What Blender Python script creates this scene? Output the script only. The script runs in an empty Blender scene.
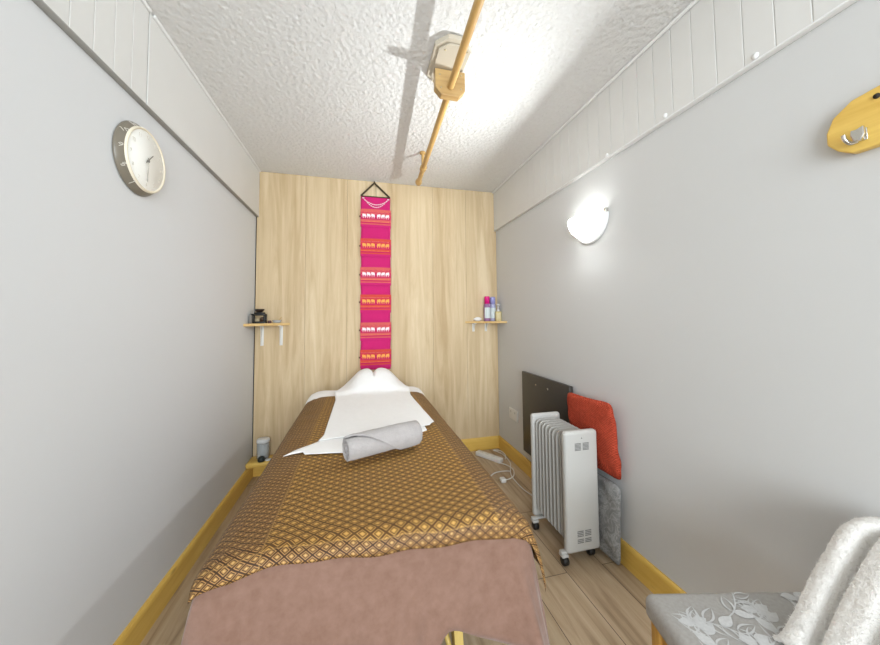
import bpy, bmesh, math, random
from mathutils import Vector, Matrix, noise
R_ = random.Random(7)
PI = math.pi
SC = bpy.context.scene
COL = SC.collection

# ------------------------------------------------------------------ camera
H_CAM = 1.1837
yaw, pitch, roll = 0.2512, 0.0466, -0.0096
F = Vector((math.sin(yaw)*math.cos(pitch), math.cos(yaw)*math.cos(pitch), math.sin(pitch)))
Rt = Vector((math.cos(yaw), -math.sin(yaw), 0))
Up = Rt.cross(F)
Rt2 = Rt*math.cos(roll) + Up*math.sin(roll)
Up2 = -Rt*math.sin(roll) + Up*math.cos(roll)
cd = bpy.data.cameras.new('camera')
cam = bpy.data.objects.new('camera', cd)
COL.objects.link(cam)
M = Matrix((Rt2, Up2, -F)).transposed().to_4x4()
M.translation = (0, 0, H_CAM)
cam.matrix_world = M
cd.sensor_fit = 'HORIZONTAL'
cd.sensor_width = 36
cd.lens = 328.2853*36/880
cd.shift_x = (440-444.57)/880
cd.shift_y = (301.92-322.5)/880
cd.clip_start = 0.01
SC.camera = cam

# ------------------------------------------------------------------ world, lights, exposure
w = bpy.data.worlds.new('world'); SC.world = w; w.use_nodes = True
w.node_tree.nodes['Background'].inputs[0].default_value = (0.9, 0.95, 1.0, 1)
w.node_tree.nodes['Background'].inputs[1].default_value = 0.6
SC.view_settings.view_transform = 'Standard'
SC.view_settings.look = 'None'
SC.view_settings.exposure = 0.33
SC.view_settings.gamma = 1.0
SC.view_settings.use_curve_mapping = False

def light(name, kind, loc, power, color=(1, 1, 1), **kw):
    d = bpy.data.lights.new(name, kind); d.energy = power; d.color = color
    for k, v in kw.items(): setattr(d, k, v)
    o = bpy.data.objects.new(name, d); COL.objects.link(o); o.location = loc
    return o
# added fill light, unseen, shining in through the opening behind the camera
fill_ob = light('fill_light', 'AREA', (0.2, -2.6, 1.5), 165, (0.86, 0.935, 1.0), shape='RECTANGLE', size=2.6, size_y=2.0)
fill_ob.rotation_euler = (PI/2+math.radians(6), 0, 0)
SCONCE_POWER = 34

# ------------------------------------------------------------------ material helpers
def S(r, g, b):
    f = lambda c: (c/12.92 if c <= 0.04045 else ((c+0.055)/1.055)**2.4)
    return (f(r/255), f(g/255), f(b/255), 1)

class NT:
    def __init__(s, name, rough=0.6, spec=0.3, metal=0.0):
        s.m = bpy.data.materials.new(name); s.m.use_nodes = True
        s.t = s.m.node_tree; s.b = s.t.nodes['Principled BSDF']
        s.b.inputs['Roughness'].default_value = rough
        s.b.inputs['Specular IOR Level'].default_value = spec
        s.b.inputs['Metallic'].default_value = metal
    def n(s, typ, **kw):
        nd = s.t.nodes.new('ShaderNode'+typ)
        for k, v in kw.items():
            if k.startswith('i_'):
                key = k[2:]; key = int(key) if key.isdigit() else key.replace('_', ' ')
                s.put(nd.inputs[key], v)
            else: setattr(nd, k, v)
        return nd
    def put(s, sock, v):
        if hasattr(v, 'is_linked') or hasattr(v, 'links'): s.t.links.new(v, sock)
        else: sock.default_value = v
    def math(s, op, a, b=0.0, c=None):
        nd = s.t.nodes.new('ShaderNodeMath'); nd.operation = op
        s.put(nd.inputs[0], a); s.put(nd.inputs[1], b)
        if c is not None: s.put(nd.inputs[2], c)
        return nd.outputs[0]
    def co(s, kind='Object', scale=(1, 1, 1), rot=(0, 0, 0), loc=(0, 0, 0)):
        tc = s.n('TexCoord'); mp = s.n('Mapping')
        s.t.links.new(tc.outputs[kind], mp.inputs[0])
        mp.inputs['Scale'].default_value = scale; mp.inputs['Rotation'].default_value = rot; mp.inputs['Location'].default_value = loc
        return mp.outputs[0]
    def noise(s, vec, scale, detail=3, rough=0.5, dist=0.0):
        return s.n('TexNoise', i_Vector=vec, i_Scale=scale, i_Detail=detail, i_Roughness=rough, i_Distortion=dist).outputs['Fac']
    def ramp(s, fac, stops, interp='LINEAR'):
        r = s.n('ValToRGB', i_Fac=fac); cr = r.color_ramp; cr.interpolation = interp
        while len(cr.elements) < len(stops): cr.elements.new(0.5)
        for e, (p, c) in zip(cr.elements, stops): e.position = p; e.color = c
        return r.outputs[0]
    def mix(s, fac, a, b, mode='MIX'):
        nd = s.n('Mix', data_type='RGBA', blend_type=mode)
        s.put(nd.inputs[0], fac); s.put(nd.inputs[6], a); s.put(nd.inputs[7], b)
        return nd.outputs[2]
    def color(s, v): s.put(s.b.inputs['Base Color'], v); return s
    def bump(s, h, strength=0.3, dist=0.01):
        nd = s.n('Bump', i_Height=h, i_Strength=strength, i_Distance=dist)
        s.t.links.new(nd.outputs[0], s.b.inputs['Normal']); return s

def plain(name, c, rough=0.5, spec=0.3, metal=0.0, var=0.04, vs=12, bump=0.0, bs=60):
    t = NT(name, rough, spec, metal)
    v = t.co()
    dark = tuple(x*(1-var*2) for x in c[:3])+(1,)
    t.color(t.mix(t.noise(v, vs), dark, c))
    if bump: t.bump(t.noise(v, bs, 4), bump, 0.003)
    return t.m

def wood(name, c1, c2, axis='y', knots=True, rough=0.4, fine=1.0, spec=0.35):
    t = NT(name, rough, spec)
    sc = {'x': (1.2, 18, 18), 'y': (18, 1.2, 18), 'z': (18, 18, 1.2)}[axis]
    v = t.co(scale=tuple(q*fine for q in sc))
    g = t.noise(v, 1.0, 5, 0.6, 0.6)
    g2 = t.noise(v, 6.0, 3, 0.6)
    col = t.ramp(t.math('ADD', t.math('MULTIPLY', g, 0.75), t.math('MULTIPLY', g2, 0.25)), [(0.3, c2), (0.65, c1)])
    if knots:
        vo = t.n('TexVoronoi', i_Vector=t.co(scale={'x': (3, 9, 9), 'y': (9, 3, 9), 'z': (9, 9, 3)}[axis]), i_Scale=1.0)
        k = t.ramp(vo.outputs['Distance'], [(0.04, (1, 1, 1, 1)), (0.11, (0, 0, 0, 1))])
        dk = (c2[0]*0.35, c2[1]*0.3, c2[2]*0.3, 1)
        col = t.mix(t.math('MULTIPLY', k, 0.75), col, dk)
    t.color(col); t.bump(g2, 0.08, 0.002)
    return t.m

MT = {}
# painted walls: smooth pale grey emulsion, small scuffs
def wall_mat(name, c):
    t = NT(name, 0.75, 0.2); v = t.co()
    base = t.mix(t.noise(v, 1.7, 3), tuple(x*0.97 for x in c[:3])+(1,), c)
    sp = t.ramp(t.n('TexVoronoi', i_Vector=v, i_Scale=2.6).outputs['Distance'], [(0.012, (1, 1, 1, 1)), (0.02, (0, 0, 0, 1))])
    t.color(t.mix(t.math('MULTIPLY', sp, 0.25), base, S(225, 222, 215)))
    t.bump(t.noise(v, 90, 4), 0.06, 0.002)
    return t.m
MT['wall'] = wall_mat('pale grey wall paint', S(216, 217, 217))
MT['wall_r'] = wall_mat('grey wall paint', S(208, 208, 206))
# artex ceiling
t = NT('textured white ceiling', 0.85, 0.15); v = t.co()
vo = t.n('TexVoronoi', i_Vector=t.co(scale=(1, 1, 0.2)), i_Scale=48.0, feature='SMOOTH_F1')
hh = t.math('ADD', t.math('MULTIPLY', t.noise(v, 75, 6, 0.7, 0.8), 0.9), t.math('MULTIPLY', vo.outputs['Distance'], 0.7))
t.color(t.mix(t.noise(v, 70, 4), S(228, 226, 222), S(240, 239, 236))); t.bump(hh, 1.0, 0.012)
MT['ceiling'] = t.m
# laminate oak floor
t = NT('oak laminate floor', 0.42, 0.35)
tc = t.n('TexCoord'); sx = t.n('SeparateXYZ'); t.t.links.new(tc.outputs['Object'], sx.inputs[0])
cb = t.n('CombineXYZ'); t.put(cb.inputs[0], t.math('ADD', sx.outputs[1], 7.10)); t.put(cb.inputs[1], t.math('ADD', sx.outputs[0], 3.232-0.170))
br = t.n('TexBrick', i_Vector=cb.outputs[0], i_Scale=1.0, i_Brick_Width=1.28, i_Row_Height=0.19, i_Mortar_Size=0.0016, i_Mortar_Smooth=0.2, i_Color1=(0, 0, 0, 1), i_Color2=(1, 1, 1, 1), i_Mortar=(0.5, 0.5, 0.5, 1))
br.offset = 0.37; br.offset_frequency = 2
br.inputs['Bias'].default_value = 0.0
off = t.n('VectorMath', operation='MULTIPLY_ADD'); t.put(off.inputs[0], br.outputs[0]); off.inputs[1].default_value = (7.3, 3.1, 0); t.put(off.inputs[2], t.co(scale=(15, 1.1, 1)))
g = t.noise(off.outputs[0], 1.0, 6, 0.62, 1.3)
g2 = t.noise(t.co(scale=(120, 6, 1)), 1.0, 3, 0.6)
c = t.ramp(g, [(0.28, S(140, 118, 92)), (0.46, S(182, 160, 130)), (0.70, S(205, 186, 158))])
c = t.mix(t.math('MULTIPLY', g2, 0.35), c, S(146, 124, 98))
tone = t.mix(br.outputs[0], (0.9, 0.88, 0.85, 1), (1.06, 1.05, 1.05, 1))
c = t.mix(1.0, c, tone, 'MULTIPLY')
c = t.mix(br.outputs['Fac'], c, S(78, 62, 48))
t.color(c); t.bump(t.math('SUBTRACT', g2, t.math('MULTIPLY', br.outputs['Fac'], 2.0)), 0.1, 0.002)
MT['floor'] = t.m
# oak effect wall boards
t = NT('oak effect wall boards', 0.55, 0.25)
g = t.noise(t.co(scale=(13, 13, 0.9)), 1.0, 6, 0.6, 1.6)
g2 = t.noise(t.co(scale=(160, 160, 9)), 1.0, 3, 0.6)
g3 = t.noise(t.co(scale=(5, 5, 0.05)), 1.0, 2, 0.5)
c = t.ramp(t.math('ADD', t.math('MULTIPLY', g, 0.6), t.math('MULTIPLY', g3, 0.4)), [(0.34, S(186, 160, 122)), (0.5, S(208, 186, 150)), (0.66, S(224, 205, 172))])
c = t.mix(t.math('MULTIPLY', g2, 0.3), c, S(184, 158, 120))
t.color(c); t.bump(g2, 0.05, 0.001)
MT['boards'] = t.m
MT['clad'] = plain('white painted boards', S(221, 220, 216), 0.5, 0.3, var=0.03, vs=5)
MT['white_trim'] = plain('white gloss trim', S(238, 238, 236), 0.35, 0.4)
MT['seam'] = plain('dark gap', S(60, 56, 50), 0.9, 0.1)
MT['pine'] = wood('varnished yellow pine', S(232, 196, 104), S(208, 164, 72), 'y')
MT['pine_x'] = wood('varnished yellow pine across', S(232, 196, 104), S(208, 164, 72), 'x')
MT['pine_dark'] = wood('varnished rail wood', S(204, 170, 108), S(170, 130, 74), 'y', knots=False)
MT['plaque'] = wood('pale plaque wood', S(196, 165, 112), S(160, 126, 78), 'x', knots=True)
MT['plate'] = plain('ivory octagonal plate', S(192, 182, 164), 0.5, 0.3, var=0.05)
MT['chairwood'] = wood('chair beech wood', S(204, 160, 82), S(170, 122, 52), 'z', knots=False)
MT['bedwood'] = wood('massage table beech', S(196, 170, 96), S(160, 130, 66), 'z', knots=False)
MT['vinyl'] = plain('dark olive vinyl', S(84, 74, 30), 0.5, 0.3)
MT['cable_white'] = plain('white plastic', S(228, 227, 222), 0.4, 0.4)
MT['plastic_white'] = plain('light grey plastic', S(190, 189, 184), 0.4, 0.4, var=0.02)
MT['plastic_grey'] = plain('mid grey print', S(120, 120, 118), 0.6, 0.2)
MT['silver'] = plain('silver grey enamel', S(188, 186, 180), 0.4, 0.4)
MT['black'] = plain('black plastic', S(26, 25, 24), 0.4, 0.4)
MT['heater'] = plain('dark grey glass panel', S(58, 55, 51), 0.35, 0.4)
MT['chrome'] = plain('brushed chrome', S(214, 212, 205), 0.25, 0.5, metal=1.0)
MT['brass'] = plain('aged brass', S(196, 182, 150), 0.35, 0.5, metal=0.9)
MT['darkwood'] = plain('dark wood hanger', S(70, 58, 38), 0.5, 0.3)
MT['dial'] = plain('white dial', S(244, 243, 236), 0.4, 0.3, var=0.01)
MT['cream'] = plain('cream rim', S(232, 222, 200), 0.4, 0.3)
MT['pale_num'] = plain('pale numerals', S(214, 208, 196), 0.5, 0.2)
MT['taupe'] = plain('taupe clock side', S(122, 114, 100), 0.3, 0.5)
MT['handgrey'] = plain('grey clock hand', S(120, 116, 108), 0.4, 0.3)

def terry(name, c1, c2, sc=260, strength=0.8):
    t = NT(name, 0.95, 0.1); v = t.co()
    n1 = t.noise(v, sc, 3, 0.7); n2 = t.noise(v, sc*0.12, 3, 0.6)
    t.color(t.mix(t.math('ADD', t.math('MULTIPLY', n1, 0.6), t.math('MULTIPLY', n2, 0.4)), c2, c1))
    t.b.inputs['Sheen Weight'].default_value = 0.25
    t.bump(n1, strength, 0.004); return t.m
MT['towel_grey'] = terry('grey terry towel', S(198, 192, 189), S(142, 136, 133))
MT['towel_cream'] = terry('cream terry towel', S(252, 250, 246), S(222, 217, 209), 200)
MT['linen'] = terry('white cotton', S(244, 243, 241), S(230, 229, 227), 300, 0.12)
MT['pink'] = terry('dusty pink fleece', S(144, 115, 102), S(98, 70, 54), 40, 0.25)
MT['red'] = None
t = NT('coral waffle cushion', 0.9, 0.1)
tc = t.n('TexCoord'); sx = t.n('SeparateXYZ'); t.t.links.new(tc.outputs['UV'], sx.inputs[0])
wv = t.math('MULTIPLY', t.math('SINE', t.math('MULTIPLY', sx.outputs[0], 420.0)), t.math('SINE', t.math('MULTIPLY', sx.outputs[1], 520.0)))
nn = t.noise(t.co(), 60, 3)
t.color(t.mix(t.math('ADD', t.math('MULTIPLY', wv, 0.35), nn), S(148, 56, 38), S(206, 86, 62))); t.bump(wv, 0.8, 0.003)
MT['red'] = t.m
t = NT('grey jacquard cushion', 0.8, 0.15)
v = t.co(); g = t.noise(v, 22, 4, 0.5, 2.0)
t.color(t.ramp(g, [(0.42, S(128, 128, 126)), (0.5, S(156, 156, 154)), (0.58, S(132, 132, 130))])); t.bump(t.noise(v, 200), 0.3, 0.002)
MT['cushgrey'] = t.m
t = NT('grey floral upholstery', 0.85, 0.15)
v = t.co(); g = t.n('TexWave', i_Vector=v, i_Scale=180.0, i_Distortion=2.0).outputs['Fac']
t.color(t.mix(t.noise(v, 120, 4), S(150, 147, 142), S(176, 173, 168))); t.bump(g, 0.15, 0.001)
MT['upholstery'] = t.m
t = NT('silver leaf print', 0.75, 0.2)
t.color(t.mix(t.noise(t.co(), 160, 4), S(178, 178, 177), S(204, 204, 202)))
MT['leafprint'] = t.m

# woven diamond bedspread: u,v are metres on the cloth
t = NT('woven diamond bedspread', 0.6, 0.3)
tc = t.n('TexCoord'); sx = t.n('SeparateXYZ'); t.t.links.new(tc.outputs['UV'], sx.inputs[0])
wob = t.noise(t.co(scale=(1, 1, 1)), 9.0, 2)
def diamonds(us, vs_, amt):
    u = t.math('DIVIDE', sx.outputs[0], us); vv = t.math('ADD', t.math('DIVIDE', sx.outputs[1], vs_), t.math('MULTIPLY', wob, amt))
    p = t.math('ABSOLUTE', t.math('SUBTRACT', t.math('FRACT', t.math('ADD', u, vv)), 0.5))
    q = t.math('ABSOLUTE', t.math('SUBTRACT', t.math('FRACT', t.math('SUBTRACT', u, vv)), 0.5))
    return t.math('MAXIMUM', p, q)
mx = diamonds(.038, .031, .25)
c = t.ramp(mx, [(0.0, S(240, 208, 136)), (0.05, S(206, 162, 88)), (0.19, S(194, 148, 74)), (0.215, S(128, 90, 38)), (0.24, S(56, 38, 16)), (0.29, S(64, 42, 18)), (0.325, S(204, 160, 88)), (0.37, S(190, 146, 76)), (0.40, S(64, 42, 18)), (0.46, S(104, 72, 34)), (0.5, S(44, 28, 12))])
mx2 = diamonds(.030, .022, .9)
c2 = t.ramp(mx2, [(0.0, S(214, 182, 128)), (0.10, S(184, 144, 86)), (0.19, S(160, 120, 66)), (0.23, S(58, 38, 20)), (0.30, S(52, 34, 16)), (0.34, S(190, 148, 92)), (0.39, S(150, 108, 60)), (0.43, S(48, 30, 15)), (0.5, S(40, 26, 14))])
au = t.math('ABSOLUTE', t.math('SUBTRACT', sx.outputs[0], 0.52))
side = t.math('MAXIMUM', t.math('GREATER_THAN', au, 0.285), t.math('LESS_THAN', sx.outputs[1], 0.835))
edge = t.math('MAXIMUM', t.math('LESS_THAN', t.math('ABSOLUTE', t.math('SUBTRACT', au, 0.285)), 0.0018), t.math('LESS_THAN', t.math('ABSOLUTE', t.math('SUBTRACT', sx.outputs[1], 0.835)), 0.0018))
c = t.mix(side, c, c2); c = t.mix(t.math('MULTIPLY', edge, 0.22), c, S(206, 166, 100))
thr = t.noise(t.co(kind='UV', scale=(700, 150, 1)), 1.0, 2)
c = t.mix(t.math('MULTIPLY', thr, 0.35), c, S(96, 62, 26))
t.color(c); t.bump(t.math('SUBTRACT', 0.5, mx), 0.35, 0.003)
MT['spread'] = t.m

# frosted glass bowl of the wall light: thin frosted glass lets part of the light straight through
t = NT('frosted glass bowl', 0.4, 0.3)
t.color(S(245, 244, 240))
out = t.t.nodes['Material Output']
tr = t.n('BsdfTransparent'); tr.inputs[0].default_value = (1, 1, 1, 1)
tl = t.n('BsdfTranslucent'); tl.inputs[0].default_value = (0.95, 0.94, 0.92, 1)
m1 = t.n('MixShader', i_Fac=0.5); t.t.links.new(t.b.outputs[0], m1.inputs[1]); t.t.links.new(tl.outputs[0], m1.inputs[2])
m2 = t.n('MixShader', i_Fac=0.55); t.t.links.new(m1.outputs[0], m2.inputs[1]); t.t.links.new(tr.outputs[0], m2.inputs[2])
t.t.links.new(m2.outputs[0], out.inputs[0])
MT['bowl'] = t.m
t = NT('lit bulb', 0.4); t.color((1, 1, 1, 1))
t.b.inputs['Emission Color'].default_value = (1, 0.97, 0.92, 1); t.b.inputs['Emission Strength'].default_value = 4
MT['bulb'] = t.m
def glass(name, c, a=0.75):
    t = NT(name, 0.05, 0.5); t.color(c)
    tr = t.n('BsdfTransparent'); m2 = t.n('MixShader', i_Fac=a)
    t.t.links.new(t.b.outputs[0], m2.inputs[1]); t.t.links.new(tr.outputs[0], m2.inputs[2])
    t.t.links.new(m2.outputs[0], t.t.nodes['Material Output'].inputs[0]); return t.m
MT['glass'] = glass('clear jar glass', S(205, 212, 214), 0.6)

# ------------------------------------------------------------------ geometry helpers
class MB:
    def __init__(s): s.v = []; s.f = []; s.mi = []; s.uv = {}; s.sm = []
    def add(s, vs, fs, mi=0, uvs=None, smooth=False):
        o = len(s.v); s.v += [tuple(x) for x in vs]
        for f in fs: s.f.append(tuple(i+o for i in f)); s.mi.append(mi); s.sm.append(smooth)
        if uvs:
            for i, q in enumerate(uvs): s.uv[o+i] = q
        return s
    def bm(s, b, mi=0, mat=None, smooth=False):
        if mat is not None: b.transform(mat)
        b.verts.index_update()
        s.add([v.co[:] for v in b.verts], [[v.index for v in f.verts] for f in b.faces], mi, None, smooth); b.free(); return s
    def box(s, lo, hi, r=0.0, seg=2, mi=0, mat=None, smooth=None):
        b = bmesh.new(); bmesh.ops.create_cube(b, size=1)
        for v in b.verts: v.co = Vector([(lo[i]+hi[i])/2+v.co[i]*(hi[i]-lo[i]) for i in range(3)])
        if r: bmesh.ops.bevel(b, geom=b.edges[:]+b.verts[:], offset=r, segments=seg, profile=0.5, affect='EDGES')
        return s.bm(b, mi, mat, bool(r) if smooth is None else smooth)
    def tube(s, pts, r, n=10, mi=0, cap=True, smooth=True):
        pts = [Vector(p) for p in pts]; rs = r if isinstance(r, (list, tuple)) else [r]*len(pts)
        if cap and smooth and len(pts) >= 2 and rs[0] > 0 and rs[-1] > 0:   # rings close to the ends keep the caps crisp
            e0 = (pts[1]-pts[0]).normalized()*min(.0004, (pts[1]-pts[0]).length*.3); e1 = (pts[-2]-pts[-1]).normalized()*min(.0004, (pts[-2]-pts[-1]).length*.3)
            pts = [pts[0], pts[0]+e0]+pts[1:-1]+[pts[-1]+e1, pts[-1]]; rs = [rs[0], rs[0]]+list(rs[1:-1])+[rs[-1], rs[-1]]
            pts[1:2] = [pts[1], pts[1]+e0]; rs[1:2] = [rs[1], rs[1]]; pts[-2:-1] = [pts[-2]+e1, pts[-2]]; rs[-2:-1] = [rs[-2], rs[-2]]
        vs = []; fs = []; prev = None
        for i, p in enumerate(pts):
            d = (pts[min(i+1, len(pts)-1)]-pts[max(i-1, 0)]).normalized()
            if prev is None:
                a = Vector((0, 0, 1)) if abs(d.z) < 0.9 else Vector((1, 0, 0)); x = d.cross(a).normalized()
            else:
                x = (prev-d*prev.dot(d)); x = x.normalized() if x.length > 1e-6 else d.orthogonal().normalized()
            prev = x; y = d.cross(x)
            for k in range(n):
                a = 2*PI*k/n; vs.append(p+(x*math.cos(a)+y*math.sin(a))*rs[i])
        for i in range(len(pts)-1):
            for k in range(n): fs.append((i*n+k, i*n+(k+1) % n, (i+1)*n+(k+1) % n, (i+1)*n+k))
        if cap: fs.append(tuple(reversed(range(n)))); fs.append(tuple((len(pts)-1)*n+k for k in range(n)))
        return s.add(vs, fs, mi, None, smooth)
    def lathe(s, prof, c=(0, 0, 0), axis='z', n=32, mi=0, smooth=True, a0=0, a1=2*PI, mat=None):
        full = abs(a1-a0-2*PI) < 1e-6; m = n if full else n+1; vs = []; fs = []
        for (r, h) in prof:
            for k in range(m):
                a = a0+(a1-a0)*k/n; x, y = r*math.cos(a), r*math.sin(a)
                p = {'z': (x, y, h), 'x': (h, x, y), 'y': (x, h, y)}[axis]; vs.append(Vector(p)+Vector(c))
        for i in range(len(prof)-1):
            for k in range(n):
                k2 = (k+1) % m; fs.append((i*m+k, i*m+k2, (i+1)*m+k2, (i+1)*m+k))
        if mat is not None: vs = [mat @ v for v in vs]
        return s.add(vs, fs, mi, None, smooth)
    def prism(s, poly, axis, a, b, mi=0, bevel=0.0):
        bmx = bmesh.new()
        def P(p, h): return {'x': (h, p[0], p[1]), 'y': (p[0], h, p[1]), 'z': (p[0], p[1], h)}[axis]
        lo = [bmx.verts.new(P(p, a)) for p in poly]; hi = [bmx.verts.new(P(p, b)) for p in poly]
        bmx.faces.new(lo); bmx.faces.new(hi); n = len(poly)
        for i in range(n): bmx.faces.new((lo[i], lo[(i+1) % n], hi[(i+1) % n], hi[i]))
        bmesh.ops.recalc_face_normals(bmx, faces=bmx.faces[:])
        if bevel: bmesh.ops.bevel(bmx, geom=bmx.edges[:], offset=bevel, segments=2, profile=0.5, affect='EDGES')
        return s.bm(bmx, mi)
    def build(s, name, mats, parent=None, loc=None, rec=True, weld=0.0):
        me = bpy.data.meshes.new(name); me.from_pydata(s.v, [], s.f)
        for m in (mats if isinstance(mats, list) else [mats]): me.materials.append(m)
        me.polygons.foreach_set('material_index', s.mi); me.polygons.foreach_set('use_smooth', s.sm)
        if s.uv:
            ul = me.uv_layers.new(name='UVMap')
            for l in me.loops: ul.data[l.index].uv = s.uv.get(l.vertex_index, (0, 0))
        if rec or weld:
            b = bmesh.new(); b.from_mesh(me)
            if weld: bmesh.ops.remove_doubles(b, verts=b.verts[:], dist=weld)
            bmesh.ops.recalc_face_normals(b, faces=b.faces[:]); b.to_mesh(me); b.free()
        o = bpy.data.objects.new(name, me); COL.objects.link(o)
        if loc: o.location = loc
        if parent: o.parent = parent
        return o

def grid(fn, nu, nv, uvfn=None):
    vs = []; uv = []
    for j in range(nv+1):
        for i in range(nu+1):
            a, b = i/nu, j/nv; vs.append(fn(a, b)); uv.append(uvfn(a, b) if uvfn else (a, b))
    fs = [(j*(nu+1)+i, j*(nu+1)+i+1, (j+1)*(nu+1)+i+1, (j+1)*(nu+1)+i) for j in range(nv) for i in range(nu)]
    return vs, fs, uv
def solid(o, th, off=-1):
    m = o.modifiers.new('thickness', 'SOLIDIFY'); m.thickness = th; m.offset = off
def tag(o, label, cat, group=None):
    o['label'] = label; o['category'] = cat
    if group: o['group'] = group
    return o
def thing(name, label, cat, loc=(0, 0, 0), rz=0.0, group=None):
    o = bpy.data.objects.new(name, None); COL.objects.link(o); o.location = loc; o.rotation_euler = (0, 0, rz)
    o.empty_display_size = 0.1
    return tag(o, label, cat, group)
def struct(name, mb, mats, parent=None, **k):
    o = mb.build(name, mats, parent, **k); o['kind'] = 'structure'; return o
def N3(x, y, z, s=1.0): return noise.noise(Vector((x*s, y*s, z*s)))
def smooth(a, b, x):
    t_ = max(0, min(1, (x-a)/(b-a))); return t_*t_*(3-2*t_)
def spline(pts, n=8):
    P = [Vector(p) for p in pts]; out = []
    for i in range(len(P)-1):
        p0, p1, p2, p3 = P[max(i-1, 0)], P[i], P[i+1], P[min(i+2, len(P)-1)]
        for k in range(n):
            t_ = k/n; out.append(0.5*((2*p1)+(-p0+p2)*t_+(2*p0-5*p1+4*p2-p3)*t_*t_+(-p0+3*p1-3*p2+p3)*t_**3))
    out.append(P[-1]); return out

# ------------------------------------------------------------------ room shell
XL, XR, YB, HC, YN = -0.795, 1.228, 2.82, 2.35, -1.1
struct('floor', MB().box((XL-.1, YN-.1, -.05), (XR+.1, YB+.12, 0)), MT['floor'])
struct('ceiling', MB().box((XL-.1, YN-.1, HC), (XR+.1, YB+.12, HC+.05)), MT['ceiling'])
struct('wall_left', MB().box((XL-.1, YN-.1, 0), (XL, YB+.12, HC)), MT['wall'])
struct('wall_right', MB().box((XR, YN-.1, 0), (XR+.1, YB+.12, HC)), MT['wall_r'])
mb = MB()   # unseen near wall, its wide opening added to let the fill light in
mb.box((XL, YN-.1, 0), (XL+.1, YN, HC)); mb.box((1.1, YN-.1, 0), (XR, YN, HC)); mb.box((XL+.1, YN-.1, 2.3), (1.1, YN, HC))
struct('wall_near', mb, MT['wall'])
struct('wall_back', MB().box((XL, YB+.012, 0), (XR, YB+.1, HC)), MT['seam'])
# board cladding on the back wall, in sheets with fine joints
xs = [XL+.008, -0.43, -0.108, 0.24+.015, 0.62, 0.93, XR-.001]
mb = MB()
for a, b in zip(xs[:-1], xs[1:]): mb.box((a+.0007, YB, 0.0), (b-.0007, YB+.012, HC-.002), 0.0006, 1, smooth=False)
struct('trim_1', mb, MT['boards'])

# raised white board band on both side walls
TZ = 1.985
def band(side, ys, name, depth=.022):
    mb = MB()
    for a, b in zip(ys[:-1], ys[1:]):
        x0, x1 = (XL, XL+depth) if side == 'l' else (XR-depth, XR)
        mb.box((x0, a+.0012, TZ), (x1, b-.0012, HC-.001), .0012, 1, smooth=False)
    # backing so the joints are shallow
    x0, x1 = (XL, XL+depth-.003) if side == 'l' else (XR-depth+.003, XR)
    mb.box((x0, ys[0], TZ+.002), (x1, ys[-1], HC-.001))
    return struct(name, mb, MT['clad'])
ysL = [1.421-.0835*k for k in range(0, 30)][::-1]
band('l', ysL, 'trim_2')
mb = MB().box((XL, 1.425, TZ), (XL+.023, YB-.001, HC-.001), .001, 1, smooth=False)
struct('trim_3', mb, MT['clad'])
ysR = [.670+.0835*k for k in range(-20, 24)]
ysR = [y for y in ysR if y < 2.2] + [YB-.001]
tr4 = band('r', ysR, 'trim_4')
# corner beads
mb = MB().tube([(XL+.028, 1.438, HC-.006), (XL+.028, YB-.01, HC-.006)], .0065, 8); struct('trim_5', mb, MT['white_trim'])
mb = MB().tube([(XL+.028, YN+.02, HC-.006), (XL+.028, 1.415, HC-.006)], .0065, 8); struct('trim_6', mb, MT['white_trim'])
mb = MB()
mb.tube([(XR-.03, YN+.02, HC-.008), (XR-.03, 1.66, HC-.008)], .008, 8); mb.tube([(XR-.03, 1.665, HC-.008), (XR-.03, YB-.01, HC-.008)], .008, 8)
struct('trim_7', mb, MT['white_trim'])
mb = MB().box((XR-.026, YN+.02, TZ-.006), (XR, YB-.001, TZ), .002, 2); struct('trim_8', mb, MT['white_trim'])
mb = MB().box((XL, YN+.02, TZ-.004), (XL+.024, YB-.001, TZ), .001, 1); struct('trim_9', mb, plain('grey batten strip', S(166, 165, 160), .6))  # grey strip along the left band's lower edge, darker than the boards
for i, (y, z) in enumerate([(.723, 1.998), (1.04, 1.998), (1.367, 1.992)]):
    c_ = MB().lathe([(0.0, -.006), (.006, -.005), (.010, -.002), (.010, 0)], (XR-.022, y, z), 'x', 14)
    struct('screw_cap', c_, MT['white_trim'], tr4)
# baseboards
def skirt(name, p0, p1, nrm, mat):
    # profile: flat board with a rounded top
    prof = [(0, 0), (.017, 0), (.017, .088), (.014, .1), (.008, .107), (0, .107)]
    mb = MB(); vs = []
    for p in (p0, p1):
        for d, z in prof: vs.append((p[0]+nrm[0]*d, p[1]+nrm[1]*d, z))
    n = len(prof); fs = [(i, (i+1) % n, n+(i+1) % n, n+i) for i in range(n)]+[tuple(range(n)), tuple(range(n, 2*n))]
    mb.add(vs, fs); return struct(name, mb, mat)
skirt('baseboard_left', (XL, YN), (XL, YB), (1, 0), MT['pine'])
skirt('baseboard_right', (XR, YN), (XR, YB), (-1, 0), MT['pine'])
skirt('baseboard_back', (XL+.017, YB), (XR-.017, YB), (0, -1), MT['pine_x'])

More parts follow.
